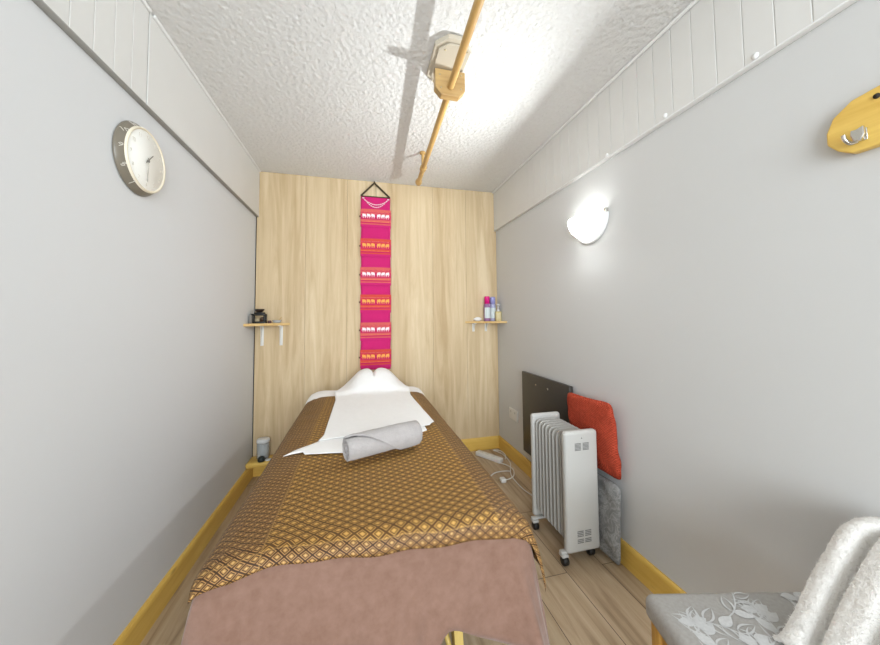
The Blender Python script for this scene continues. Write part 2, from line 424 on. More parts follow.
# ------------------------------------------------------------------ massage table
BC = 0.05   # centre line x
BT = 0.642  # vinyl top
t_ = thing('massage_table', 'portable massage table with beech legs standing hidden under the bedspread and pink blanket', 'massage table', (BC, 1.7, 0))
mb = MB().box((-.355, -.82, BT-.07), (.355, .82, BT), .03, 4); mb.build('padded_top', MT['vinyl'], t_)
mb = MB()
for sx_ in (-1, 1): mb.box((sx_*.27-.012, -.80, BT-.15), (sx_*.27+.012, .80, BT-.072), .003)
for sy in (-.80, 0, .80): mb.box((-.258, sy-.012, BT-.15), (.258, sy+.012, BT-.072), .003)
mb.build('frame', MT['bedwood'], t_)
for sy in (-1, 1):
    for sx_ in (-1, 1):
        q_ = MB(); b_ = Vector((sx_*.235, sy*.76, 0)); tp = Vector((sx_*.235, sy*.62, BT-.1))
        d = (tp-b_)
        for k in (0,):
            vs = []
            for p_ in (b_, tp):
                for ax, ay in ((-.013, -.022), (.013, -.022), (.013, .022), (-.013, .022)): vs.append(p_+Vector((ax, ay, 0)))
            q_.add(vs, [(0, 1, 2, 3), (4, 5, 6, 7), (0, 1, 5, 4), (1, 2, 6, 5), (2, 3, 7, 6), (3, 0, 4, 7)])
        q_.build('leg', MT['bedwood'], t_)
    mb = MB().box((-.222, sy*.74-.012, .14), (.222, sy*.74+.008, .2), .003); mb.build('stretcher', MT['bedwood'], t_)
for sx_ in (1, -1): MB().tube([(sx_*.21, -.72, .20), (sx_*.13, -.45, .52)], .008, 8).build('brace', MT['bedwood'], t_)
mb = MB(); mb.box((-.2, -.60, .18), (.2, -.56, .50), .008); mb.build('end_panel', MT['vinyl'], t_)
# face cushion at the head end: horseshoe pad
mb = MB(); pts = [(.05+0.065*math.cos(a), .82+0.065*math.sin(a), BT+.078) for a in [math.radians(d) for d in range(-250, 71, 20)]]
mb.tube(pts, .030, 14); mb.box((-.06, .70, BT+.002), (.16, .88, BT+.055), .015, 3)
mb.build('face_cushion', MT['vinyl'], t_)

# ------------------------------------------------------------------ bed coverings
BZ = 0.656
Y0 = 0.865      # where the front starts rolling over
YE = 2.50
def side_profile(s, lowz, flare=0.0):
    """distance s from centre across the cloth -> (x offset, z)"""
    a = abs(s)
    pts = [(0, 0, 0), (.30, .30, -.003), (.345, .344, -.010), (.38, .376, -.024), (.41, .396, -.046), (.45, .408, -.084), (.52, .422, -.153), (.62, .436, -.252), (.9, .455, -.53)]
    for p0, p1 in zip(pts[:-1], pts[1:]):
        if a <= p1[0]:
            f = (a-p0[0])/(p1[0]-p0[0]); return (math.copysign(p0[1]+(p1[1]-p0[1])*f, s), p0[2]+(p1[2]-p0[2])*f)
    return (math.copysign(pts[-1][1], s), pts[-1][2])
def cloth_point(s, v, off=0.0, fold=0.0, y0=Y0, rad=.035):
    """v = y on the flat top; below y0 it rolls over the front edge and hangs"""
    x, dz = side_profile(s, 0)
    if off: x = math.copysign(abs(x)+(off if abs(s) > .38 else 0), x) if abs(s) > .3 else x
    z = BZ+off+dz; y = v
    if v < y0:
        d = y0-v; arc = rad*PI/2
        if d < arc: a = d/rad; y = y0-rad*math.sin(a); dd = rad*(1-math.cos(a))
        else: y = y0-rad; dd = rad+(d-arc)
        z -= dd; y -= off
        if fold:
            hang = smooth(0.02, .35, dd); y -= fold*hang*(0.5+0.5*math.sin(x*26+1.5)*math.cos(x*9)) + hang*.012
            y -= hang*(.030*math.exp(-((x-.345-.07*dd)/.014)**2)+.022*math.exp(-((x+.33+.05*dd)/.016)**2)+.014*math.exp(-((x-.12+.2*dd)/.02)**2)+.012*math.exp(-((x+.14-.1*dd)/.025)**2))
            x += hang*math.copysign(1, x)*.035*smooth(.25, .45, abs(x))
    return Vector((BC+x, y, z))
# pink fleece blanket: lower layer, hangs down the front and both sides
def pink_pt(a, b):
    s = -.74+1.48*a
    Lf = .36
    xx = BC+side_profile(s, 0)[0]
    # hem: arch lifted right of centre, deeper on the left
    hem = .33+.02*math.sin(xx*9) - .10*math.exp(-((xx-.215)/(.045 if xx < .215 else .09))**2) - .02*smooth(.25, .4, xx)
    v = (Y0-hem)+(YE-Y0+hem)*b
    if abs(s) > .36: f = (abs(s)-.36)/.36; v = v + 0.0
    p = cloth_point(s, v, -.004, .06)
    p.x -= .022*math.exp(-((a-.30)/.05)**2)*math.exp(-((p.z-.57)/.05)**2)*(1 if v < Y0 else 0)
    p.z += .002*N3(p.x, p.y, 0, 9)
    side = smooth(.52, .74, abs(s)); p.x += math.copysign(.02*side*math.sin(p.y*13+1), s)
    p.z = max(p.z, .03)
    return p
vs, fs, uv = grid(pink_pt, 120, 130)
o = MB().add(vs, fs, 0, uv, True).build('pink_blanket', MT['pink'], rec=False); solid(o, .003)
tag(o, 'dusty pink fleece blanket hanging down the near end of the bed below the patterned spread', 'blanket')
# patterned spread
def spread_pt(a, b):
    sl, sr = -.405, .53                       # right side hangs further
    s = sl+(sr-sl)*a
    xx = BC+side_profile(s, 0)[0]
    hem = .058+.014*smooth(-.1, .45, xx)-.014*math.exp(-((xx+.15)/.10)**2)+.003*math.sin(xx*40)
    hem -= .008*smooth(.10, .0, a)
    yE = 2.36+.012*math.sin(a*9)-.10*smooth(.25, .0, a)*0 - .02
    v = (Y0-hem)+(yE-Y0+hem)*b
    p = cloth_point(s, v, .0035, .0)
    p.z += .0022*N3(p.x*1.0, p.y*1.0, 1, 11)+.003*N3(p.x, p.y, 5, 3)
    wv = smooth(.38, .5, abs(s)); p.x += math.copysign(wv*.006*math.sin(p.y*17+2)+wv*.010*smooth(1.2, .85, p.y), s)
    return p
vs, fs, uv = grid(spread_pt, 100, 170, lambda a, b: (.5-.405+.935*a, .8+1.62*b))
o = MB().add(vs, fs, 0, uv, True).build('patterned_bedspread', MT['spread'], rec=False); solid(o, .0025, 1)
tag(o, 'gold and brown woven diamond bedspread covering the top of the treatment bed', 'bedspread')
# white base sheet showing at the head end
def base_pt(a, b):
    s = -.44+.88*a; v = 2.30+.25*b
    p = cloth_point(s, v, -.0035 if b < .16 else .003); 
    p.z += .012*smooth(.20, .5, b)*(.6+.4*math.sin(a*14)) - .10*smooth(.86, 1, b)
    return p
vs, fs, uv = grid(base_pt, 60, 24)
o = MB().add(vs, fs, 0, uv, True).build('white_sheet', MT['linen'], rec=False); solid(o, .003, 1)
tag(o, 'white cotton sheet edge showing on both sides of the bed head beyond the patterned spread', 'sheet')
# white cloth over the face cushion, spreading down the bed
def lerp_tab(tab, y):
    for (y0, x0), (y1, x1) in zip(tab[:-1], tab[1:]):
        if y <= y1: return x0+(x1-x0)*max(0, (y-y0))/(y1-y0)
    return tab[-1][1]
LT = [(1.50, -.17), (1.56, -.155), (2.2, -.15), (2.36, -.165), (2.5, -.12), (2.66, -.06)]
RT_ = [(1.50, .325), (1.60, .355), (2.2, .325), (2.36, .34), (2.5, .30), (2.66, .23)]
def head_z(x, y):
    dx = (x-.10)/.165; dy = (y-2.53)/.17
    bump = .118*math.exp(-(abs(dx)**4.0))*math.exp(-(abs(dy)**3.0))
    base, dz = 0, side_profile(x-BC, 0)[1]
    crease = -.035*math.exp(-(abs(x-.095)/(.008+.12*max(0, y-2.46)))**1.5)*smooth(2.40, 2.46, y)
    return BZ+.013+dz*.6+bump+crease*smooth(.02, .06, bump) + .018*smooth(2.3, 2.36, y)
def cloth_a(a, b):
    y = 1.50+1.17*b
    xl, xr = lerp_tab(LT, y), lerp_tab(RT_, y)
    x = xl+(xr-xl)*a
    y2 = y+(.07*a-.0)*smooth(.12, 0, b)-.05*smooth(.25, 0, a)*0
    z = head_z(x, y2)+.0025*N3(x, y2, 2, 14)+.001*N3(x, y2, 3, 40)
    if b > .93: z -= .10*(b-.93)/.07
    return Vector((x, y2, z))
vs, fs, uv = grid(cloth_a, 80, 120)
hc = MB().add(vs, fs, 0, uv, True).build('face_cloth', MT['linen'], rec=False); solid(hc, .002, 1)
tag(hc, 'white cotton cloth draped over the raised face cushion at the bed head', 'cloth')
# lower flap: second layer folded out to the left, with a pointed corner
flap = [(-.283, 1.385), (-.215, 1.40), (-.205, 1.375), (-.05, 1.345), (.14, 1.41), (.30, 1.52), (.30, 1.63), (.10, 1.66), (-.02, 1.62), (-.145, 1.535)]
def poly_cloth(poly, zf, name, mat, parent=None, th=.002, step=.012):
    b = bmesh.new(); vv_ = [b.verts.new((p[0], p[1], 0)) for p in poly]; b.faces.new(vv_)
    bmesh.ops.triangulate(b, faces=b.faces[:])
    for _ in range(5):
        es = [e for e in b.edges if e.calc_length() > step*1.6]
        if not es: break
        bmesh.ops.subdivide_edges(b, edges=es, cuts=1); bmesh.ops.triangulate(b, faces=[f for f in b.faces if len(f.verts) > 3])
    for v_ in b.verts: v_.co.z = zf(v_.co.x, v_.co.y)
    bmesh.ops.recalc_face_normals(b, faces=b.faces[:])
    if sum(f.normal.z for f in b.faces) < 0: bmesh.ops.reverse_faces(b, faces=b.faces[:])
    o = MB().bm(b, smooth=True).build(name, mat, parent, rec=False); solid(o, th, 1); return o
fl = poly_cloth(flap, lambda x, y: BZ+.0075+side_profile(x-BC, 0)[1]*.75+.0015*N3(x, y, 7, 12)+.0035*smooth(1.5, 1.42, y), 'folded_flap', MT['linen'], hc)

# rolled towel
A0, A1 = Vector((-.04, 1.243, 0)), Vector((.212, 1.348, 0))
ax = (A1-A0).normalized(); L = (A1-A0).length; perp = Vector((-ax.y, ax.x, 0))
RR = .052; turns = 3.4; zc = BZ+.0075+RR+.002
vs = []; NUx, NTh = 44, 260
CA = 7.2*PI
for i in range(NUx+1):
    f = i/NUx
    aend = math.radians(112-235*f)           # the loose edge runs down across the front of the roll
    tt = CA-aend
    for k in range(NTh+1):
        th = tt*k/NTh
        r = .0055+(RR-.0055)*min(1, (th/(CA-.2))**.9)
        if f < .04 or f > .96: r *= .97
        r = r*(1+.03*N3(f*3, th*.5, 0, 1))
        ang = CA-th
        c_ = A0+ax*(L*f+(-.010*(k/NTh) if i == 0 else (.010*(k/NTh) if i == NUx else 0))+.004*math.sin(th*.7)*(1 if i in (0, NUx) else 0))
        p = c_+perp*(-math.cos(ang)*r)+Vector((0, 0, zc+math.sin(ang)*r*.95))
        d = Vector((N3(p.x, p.y, p.z, 260), N3(p.y, p.z, p.x, 260), N3(p.z, p.x, p.y, 260)))*.0018
        vs.append(p+d)
fs = [(i*(NTh+1)+k, i*(NTh+1)+k+1, (i+1)*(NTh+1)+k+1, (i+1)*(NTh+1)+k) for i in range(NUx) for k in range(NTh)]
o = MB().add(vs, fs, 0, None, True).build('rolled_towel', MT['towel_grey'], rec=False); solid(o, .0065, -1)
tag(o, 'rolled grey terry towel lying across the middle of the patterned spread', 'towel')

# ------------------------------------------------------------------ ceiling rail
CRX = lambda y: .398+.036*(y-1.41)
RZ = 2.240
t_ = thing('ceiling_rail', 'varnished wooden rail hung from the ceiling on an octagonal bracket', 'rail', (.398, 1.41, HC))
def loc(p): return (p[0]-.398, p[1]-1.41, p[2]-HC)
mb = MB().tube([loc((CRX(y), y, RZ)) for y in (-.6, .4, 1.405)], .0165, 16); mb.build('near_rail', MT['pine_dark'], t_)
mb = MB(); pts = [(y, .0165) for y in (1.44, 2.0, 2.42)]+[(2.44, .018), (2.45, .023), (2.475, .026), (2.50, .022), (2.508, .010)]
mb.tube([loc((CRX(y), y, RZ-.004)) for y, r in pts], [r for y, r in pts], 16); mb.build('far_rail', MT['pine_dark'], t_)
def octo(cx_, cy_, hx, hy, k=.3):
    cx2, cy2 = hx*k*2, hy*k*2
    k1 = min(hx, hy)*.6
    return [(cx_-hx+k1, cy_-hy), (cx_+hx-k1, cy_-hy), (cx_+hx, cy_-hy+k1), (cx_+hx, cy_+hy-k1), (cx_+hx-k1, cy_+hy), (cx_-hx+k1, cy_+hy), (cx_-hx, cy_+hy-k1), (cx_-hx, cy_-hy+k1)]
mb = MB().prism([(x-.398, y-1.41) for x, y in octo(.382, 1.385, .080, .138)], 'z', -.022, -.001, 0, .003)
mb.prism([(x-.398, y-1.41) for x, y in octo(.382, 1.385, .062, .118)], 'z', -.030, -.022, 0, .002)
mb.build('ceiling_plate', MT['plate'], t_)
hz = .082
pl = [(-.071, -.031), (-.071, -.120), (-.042, -.152), (.042, -.152), (.071, -.120), (.071, -.031)]
mb = MB().prism(pl, 'y', -.006, .030, 0, .003); mb.build('hanging_plaque', MT['plaque'], t_)
for x_, z_ in ((-.05, -.06), (.052, -.05), (-.045, -.12), (.05, -.115)): MB().lathe([(0, -.009), (.004, -.008), (.004, -.005)], (x_, 0, z_), 'y', 10).build('screw', MT['brass'], t_)
for x_, y_ in ((-.05, -.11), (.045, -.12), (-.06, .08)): MB().lathe([(.004, -.030), (.004, -.033), (0, -.034)], (x_, y_, 0), 'z', 10).build('screw', MT['brass'], t_)
mb = MB(); y_ = 2.235; xx = CRX(y_)
mb.tube([loc((xx-.003, y_, HC-.001)), loc((xx-.003, y_, RZ-.01))], [.011, .009], 12)
mb.lathe([(.0, .0), (.022, 0), (.022, -.012), (.011, -.016)], loc((xx-.003, y_, HC)), 'z', 16)
mb.tube([loc((xx, y_-.02, RZ-.004)), loc((xx, y_+.02, RZ-.004))], .023, 14)
mb.build('end_bracket', MT['pine_dark'], t_)
mb = MB().lathe([(0, -.012), (.009, -.009), (.011, 0)], loc((CRX(2.262)+.0, 2.275, RZ-.018)), 'z', 12); mb.build('bracket_peg', MT['pine_dark'], t_)

# ------------------------------------------------------------------ wall light
LY, LZ = 1.53, 1.715
t_ = thing('wall_light', 'white half bowl uplighter glowing on the right wall', 'wall light', (XR, LY, LZ))
def bowl(rx, ry, rz, n=32, m=16):
    vs = []
    for i in range(m+1):
        el = PI/2*i/m
        for k in range(n+1):
            az = PI*k/n
            vs.append((-rx*math.sin(az)*math.cos(el), -ry*math.cos(az)*math.cos(el), -rz*math.sin(el)))
    fs = [(i*(n+1)+k, i*(n+1)+k+1, (i+1)*(n+1)+k+1, (i+1)*(n+1)+k) for i in range(m) for k in range(n)]
    return vs, fs
vs, fs = bowl(.100, .122, .112)
o = MB().add([(x-.012, y, z) for x, y, z in vs], fs, 0, None, True).build('glass_bowl', MT['bowl'], t_, rec=False); solid(o, .003)
mb = MB(); # rim round the wall side
rim = [(-.006, -.132*math.cos(a), -.128*math.sin(a)) for a in [PI*k/24 for k in range(25)]]
mb.tube(rim, .0085, 8)
mb.build('rim', MT['white_trim'], t_)
mb = MB().prism([(-.125*math.cos(PI*k/24), -.12*math.sin(PI*k/24)) for k in range(25)]+[(.125, .004), (-.125, .004)], 'x', -.008, -.0005, 0); mb.build('back_plate', MT['white_trim'], t_)
mb = MB().box((-.02, -.138, .0), (-.001, -.125, .022), .003); mb.build('clip', MT['chrome'], t_)
mb = MB().lathe([(0, -.03), (.014, -.028), (.018, -.012), (.018, .0), (.01, .012), (0, .016)], (-.062, 0, -.04), 'z', 16); mb.build('bulb', MT['bulb'], t_)
pl_ = light('lamp_light', 'AREA', (-.05, 0, -.030), SCONCE_POWER, (.92, .97, 1), shape='DISK', size=.055)
pl_.rotation_euler = Vector((-.95, 0, -.31)).to_track_quat('-Z', 'Y').to_euler()
pl_.parent = t_

# ------------------------------------------------------------------ clock
CY, CZ = 1.420, 1.770
t_ = thing('wall_clock', 'round white wall clock high on the left wall', 'clock', (XL, CY, CZ))
mb = MB().lathe([(0, .001), (.126, .001), (.129, .004), (.127, .008), (.113, .030), (.107, .030)], axis='x', n=64); mb.build('case', MT['taupe'], t_)
mb = MB().lathe([(.103, .028), (.107, .033), (.111, .035), (.114, .032), (.115, .026)], axis='x', n=64); mb.build('rim', MT['cream'], t_)
mb = MB().lathe([(0, .031), (.106, .031), (.108, .028)], axis='x', n=64); mb.build('dial', MT['dial'], t_)
# numerals: stroke digits, round the dial (pale) and on the sloping case (light)
DG = {'0': [[(0, 0), (1, 0), (1, 2), (0, 2), (0, 0)]], '1': [[(.2, 1.6), (.6, 2), (.6, 0)]], '2': [[(0, 1.7), (.5, 2), (1, 1.6), (0, 0), (1, 0)]],
      '3': [[(0, 2), (1, 2), (.4, 1.1), (1, .6), (.5, 0), (0, .2)]], '4': [[(.8, 0), (.8, 2), (0, .6), (1, .6)]], '5': [[(1, 2), (0, 2), (0, 1.1), (.8, 1.1), (1, .5), (.6, 0), (0, .1)]],
      '6': [[(.9, 2), (.1, 1), (.1, .2), (.6, 0), (1, .5), (.6, 1), (.1, .8)]], '7': [[(0, 2), (1, 2), (.4, 0)]], '8': [[(.5, 1.05), (0, 1.5), (.5, 2), (1, 1.5), (.5, 1.05), (0, .5), (.5, 0), (1, .5), (.5, 1.05)]],
      '9': [[(.1, 0), (.9, 1), (.9, 1.8), (.4, 2), (0, 1.5), (.4, 1), (.9, 1.2)]]}
def digits(txt, size, place, r=.0012):
    mb = MB(); wtot = len(txt)*1.0+(len(txt)-1)*.5; x0 = -wtot/2
    for ch in txt:
        for st in DG[ch]: mb.tube([place((x0+x)*size, (y-1)*size) for x, y in st], r, 5, smooth=False)
        x0 += 1.5
    return mb
for h in range(1, 13):
    a = math.radians(90-30*h); ry, rz = .088*math.cos(a), .088*math.sin(a)
    q_ = digits(str(h), .0062, lambda u_, v_: (.0315, ry+u_, rz+v_), .0008); q_.build('numeral', MT['pale_num'], t_)
for h in range(7, 12):
    a = math.radians(90-30*h); ry, rz = .1195*math.cos(a), .1195*math.sin(a)
    def pl2(u_, v_):
        yy, zz = ry+u_*1.2, rz+v_*1.2; r = math.hypot(yy, zz)
        return (.0095+(.127-r)*1.57, yy, zz)
    q_ = digits(str(h), .0052, pl2, .0011); q_.build('numeral', MT['pale_num'], t_)
def hand(deg, ln, wd, x, back=.012):
    a = math.radians(90-deg); d = Vector((0, math.cos(a), math.sin(a))); n = Vector((0, -d.z, d.y))
    vs = []
    for xx in (x, x+.001):
        for p_ in (-d*back-n*wd, -d*back+n*wd, d*ln+n*wd*.5, d*ln-n*wd*.5): vs.append(p_+Vector((xx, 0, 0)))
    return MB().add(vs, [(0, 1, 2, 3), (4, 5, 6, 7), (0, 1, 5, 4), (1, 2, 6, 5), (2, 3, 7, 6), (3, 0, 4, 7)])
hand(43, .046, .0022, .033).build('hour_hand', MT['handgrey'], t_)
hand(180, .078, .0013, .0345).build('minute_hand', MT['handgrey'], t_)
hand(187, .078, .0006, .036).build('second_hand', MT['pale_num'], t_)
MB().lathe([(.005, .033), (.005, .038), (0, .0385)], axis='x', n=16).build('hub', MT['handgrey'], t_)

# ------------------------------------------------------------------ hook board
t_ = thing('hook_board', 'yellow pine hook board fixed high on the right wall', 'hook board', (XR, .35, 1.66))
def RC(y, z): return (y-.35, z-1.66)
poly = [RC(*p) for p in ((.12, 1.732), (.465, 1.732), (.525, 1.722), (.560, 1.695), (.574, 1.66), (.574, 1.63), (.555, 1.605), (.53, 1.588), (.12, 1.588))]
MB().prism(poly, 'x', -.026, -.0005, 0, .004).build('board', MT['pine'], t_)
mb = MB()
for y_, z_ in ((.535, 1.672), (.522, 1.618+.0)): pass
mb = MB().lathe([(.0, -.0305), (.006, -.029), (.0065, -.026)], (0, *RC(.482, 1.705)), 'x', 12); mb.build('screw', MT['seam'], t_)
hk = MB(); hy, hz_ = RC(.510, 1.625)
hk.box((-.030, hy-.010, hz_-.016), (-.026, hy+.012, hz_+.014), .0015)
hk.tube(spline([(-.029, hy, hz_-.006), (-.036, hy-.001, hz_-.013), (-.044, hy-.002, hz_-.010)], 5), .006, 10)
hk.prism([(hy-.013, hz_+.015), (hy-.014, hz_-.004), (hy-.009, hz_-.017), (hy-.001, hz_-.021), (hy+.007, hz_-.016), (hy+.011, hz_-.002), (hy+.010, hz_+.012), (hy+.001, hz_+.010)], 'x', -.050, -.042, 0, .003)
hk.tube(spline([(-.030, hy+.006, hz_-.014), (-.036, hy+.016, hz_-.015), (-.044, hy+.022, hz_-.004), (-.046, hy+.023, hz_+.008)], 5), .0045, 8)
hk.build('coat_hook', MT['chrome'], t_)

# ------------------------------------------------------------------ pink hanging organiser
t_ = thing('wall_hanging', 'long magenta fabric wall hanging with six elephant pockets on the board wall', 'wall hanging', (.125, YB, 1.48))
mg = NT('magenta woven cotton', .85, .15); wv = mg.n('TexWave', i_Vector=mg.co(), i_Scale=70.0, i_Distortion=.4).outputs['Fac']
mg.color(mg.mix(wv, S(184, 26, 96), S(212, 50, 122))); mg.bump(wv, .3, .002); MT['magenta'] = mg.m
MT['coral'] = plain('coral woven band', S(224, 104, 100), .8, .15, var=.15, vs=90)
MT['coral2'] = plain('rust woven band', S(222, 82, 70), .8, .15, var=.15, vs=90)
MT['mpink'] = plain('deep pink woven band', S(206, 40, 96), .8, .15, var=.12, vs=90)
MT['white_thread'] = plain('white thread', S(245, 232, 236), .8, .1)
MT['orange_thread'] = plain('orange thread', S(250, 176, 92), .8, .1)
def Lz(z): return z-1.48
W2 = .122
mb = MB(); prof = []
def back_pt(a, b):
    x = -W2+2*W2*a; z = .755+1.455*b
    return Vector((x+.002*math.sin(z*20), -.012-.003*math.sin(z*21)-.002*math.sin(a*PI), Lz(z)))
vs, fs, uv = grid(back_pt, 10, 90); o = mb.add(vs, fs, 0, uv, True).build('backing', MT['magenta'], t_, rec=False); solid(o, .002)
import itertools
bands = [2.033, 1.783, 1.541, 1.313, 1.081, .858]
BODY = [(-1, .15), (-.9, .55), (-.55, .72), (.2, .75), (.5, .85), (.78, .78), (.92, .5), (.98, .1), (1.12, .0), (1.1, .1), (1.2, .08), (1.12, -.12), (.92, -.05), (.8, .25), (.62, .15), (.62, -.5), (.35, -.5), (.33, .0), (-.4, .0), (-.42, -.5), (-.72, -.5), (-.75, 0), (-1.0, -.2)]
for k, zb in enumerate(bands):
    # pocket sheet: bulges away from the backing, open at the top
    def pk(a, b):
        x = -W2-.004+2*(W2+.004)*a; z = zb-.085+.150*b
        return Vector((x, -.018-.012*math.sin(a*PI)*b-.006*b, Lz(z)))
    mb = MB(); vs, fs, uv = grid(pk, 12, 14)
    mi_of = lambda j: [2, 2, 1, 0, 1, 1, 0, 0, 0, 0, 1, 0, 1, 1][j]
    for idx, f in enumerate(fs): pass
    mb.add(vs, [], 0)
    for idx, f in enumerate(fs):
        mb.f.append(f); mb.mi.append(mi_of(idx//12)); mb.sm.append(True)
    thread = 3
    def surf(x, z):
        a = (x+W2+.004)/(2*(W2+.004)); b = (z-(zb-.085))/.150; p = pk(a, b); return p
    # elephants walking outwards from the centre, three each side
    for s_, dr in ((-1, -1), (1, 1)):
        for e in range(3):
            cx_ = s_*(.024+.036*e); sc_ = .0160
            pts = [surf(cx_+dr*px*sc_, zb+.002+pz*sc_*1.75)+Vector((0, -.0022, 0)) for px, pz in BODY]
            mb.add(pts, [tuple(range(len(pts)))], thread)
    for zz in (zb+.040, zb-.037):
        for i in range(22):
            x = -.115+i*.0105; p_ = [surf(x+dx, zz+dz)+Vector((0, -.002, 0)) for dx, dz in ((0, -.0022), (.0035, 0), (0, .0022), (-.0035, 0))]
            mb.add(p_, [(0, 1, 2, 3)], 4)
    o = mb.build('pocket', [MT['magenta'] if 0 else MT['mpink'], MT['coral'] if k % 2 == 0 else MT['coral2'], MT['magenta'], MT['white_thread'] if k % 2 == 0 else MT['orange_thread'], MT['orange_thread']], t_, rec=False)
    if k % 2: o['label'] = 'pocket band with orange elephants'
    else: o['label'] = 'pocket band with white elephants'
    mb = MB(); mb.tube([(-W2-.012, -.020, Lz(zb+.002)), (-W2-.004, -.022, Lz(zb+.002))], .006, 8); mb.build('side_toggle', MT['darkwood'], t_)
# hanger: dark triangle and rod, hung on a nail
apx = (-.012, -.016, Lz(2.330)); el_ = (-.122, -.014, Lz(2.214)); er = (.117, -.014, Lz(2.214))
mb = MB().tube([el_, apx], .0075, 10); mb.tube([er, apx], .0075, 10); mb.tube([(-.124, -.014, Lz(2.211)), (.120, -.014, Lz(2.211))], .005, 10)
mb.build('hanger', MT['darkwood'], t_)
mb = MB().tube([(0, -.016, Lz(2.33)), (.002, -.020, Lz(2.21))], .0016, 6); mb.build('hanging_cord', MT['darkwood'], t_)
mb = MB().tube([(-.012, -.001, Lz(2.334)), (-.012, -.024, Lz(2.336))], .007, 10); mb.build('nail', MT['darkwood'], t_)
mb = MB()
for sag, w_ in ((.052, .108), (.075, .100)):
    for i in range(27):
        a = i/26; x = -w_+2*w_*a; z = 2.192-sag*(1-(2*a-1)**2)
        mb.lathe([(0, -.0052), (.0044, -.003), (.0044, .003), (0, .0052)], (x, -.024, Lz(z)), 'z', 8, mi=i % 2)
mb.build('bead_garland', [MT['white_thread'], plain('pink bead', S(244, 150, 170), .5)], t_)

# ------------------------------------------------------------------ corner shelves
MT['shelfwood'] = wood('pale shelf wood', S(228, 196, 138), S(200, 160, 98), 'x', knots=False)
def corner_shelf(name, label, corner, front_l, front_r, z0, z1, brackets, blen, floor_=None):
    t_ = thing(name, label, 'shelf', (corner[0], corner[1], z1))
    poly = [(p[0]-corner[0], p[1]-corner[1]) for p in (corner, front_l, front_r)]
    MB().prism(poly, 'z', z0-z1, 0, 0, .002).build('shelf_board', MT['shelfwood'], t_)
    for bx in brackets:
        mb = MB(); x = bx-corner[0]
        mb.box((x-.011, -.0045, z0-z1-blen), (x+.011, -.0005, z0-z1-.0005), .001)
        mb.prism([(-.004, z0-z1-.001), (-.055, z0-z1-.001), (-.055, z0-z1-.006), (-.010, z0-z1-blen+.01), (-.004, z0-z1-blen+.01)], 'x', x-.0015, x+.0015)
        mb.box((x-.011, -.06, z0-z1-.005), (x+.011, -.0005, z0-z1-.0005), .001)
        mb.build('bracket', MT['cable_white'], t_)
    return t_
corner_shelf('corner_shelf', 'pale wooden corner shelf on the left of the board wall holding a dark oil burner', (XL+.0005, YB-.0005), (XL+.0005, 2.58), (-.538, YB-.0005), 1.132, 1.151, [-.735, -.60], .155, )
corner_shelf('corner_shelf', 'pale wooden corner shelf on the right of the board wall holding bottles', (XR-.0005, YB-.0005), (.912, YB-.0005), (XR-.0005, 2.62), 1.128, 1.145, [.99, 1.11], .075)
SZ = 1.1515
# oil burner
t_ = thing('oil_burner', 'dark brown oil burner on the left corner shelf', 'oil burner', (-.735, 2.735, SZ)); t_.scale = (1.05, 1.05, 1.05)
mb = MB().box((-.045, -.03, 0), (.045, .03, .012), .003); mb.box((-.045, -.03, .055), (.045, .03, .067), .003)
for sx_ in (-1, 1):
    for sy in (-1, 1): mb.box((sx_*.038-.005, sy*.023-.005, .012), (sx_*.038+.005, sy*.023+.005, .055), .001)
mb.box((-.03, -.02, .067), (.034, .02, .078), .003)
mb.build('stand', MT['black'], t_)
MB().lathe([(0, .078), (.018, .079), (.030, .092), (.033, .102), (.028, .102), (.02, .09), (0, .088)], n=20).build('bowl', plain('dark brown ceramic', S(48, 34, 26), .3), t_)
MB().lathe([(0, .013), (.017, .013), (.017, .034), (0, .034)], (-.012, 0, 0), n=16).build('candle', plain('pale candle', S(176, 160, 130), .6), t_)
MB().lathe([(0, 0), (.014, 0), (.016, .022), (.010, .030), (0, .031)], (.022, -.006, .013), n=16).build('oil_pot', plain('brown pot', S(70, 46, 30), .3), t_)
# photo-like small card behind
o = MB().box((-.016, -.001, 0), (.016, .001, .062), .0005, 1).build('card', plain('grey card', S(150, 146, 140), .6), loc=(-.776, 2.68, SZ)); o.rotation_euler = (0, 0, PI/2*.85)
tag(o, 'small grey card upright on the left corner shelf against the grey wall', 'card')
t_ = thing('glass_dish', 'small clear dish on the left corner shelf, right of the oil burner', 'dish', (-.622, 2.772, SZ))
MB().lathe([(0, .001), (.024, .001), (.034, .022), (.031, .022), (.022, .005), (0, .005)], n=24).build('bowl', MT['glass'], t_)
o = MB().tube([(0, 0, .003), (.012, -.01, .022), (.03, -.016, .040)], .0025, 8).build('incense_stick', MT['pine_dark'], loc=(-.615, 2.768, SZ+.004))
tag(o, 'short wooden stick leaning in the small clear dish on the left corner shelf', 'stick')
o = MB().lathe([(0, 0), (.012, 0), (.013, .012), (.009, .02), (0, .02)], n=14).build('tiny_pot', plain('plum pot', S(92, 62, 66), .4), loc=(-.667, 2.745, SZ))
tag(o, 'tiny plum coloured pot between the oil burner and the clear dish', 'pot')

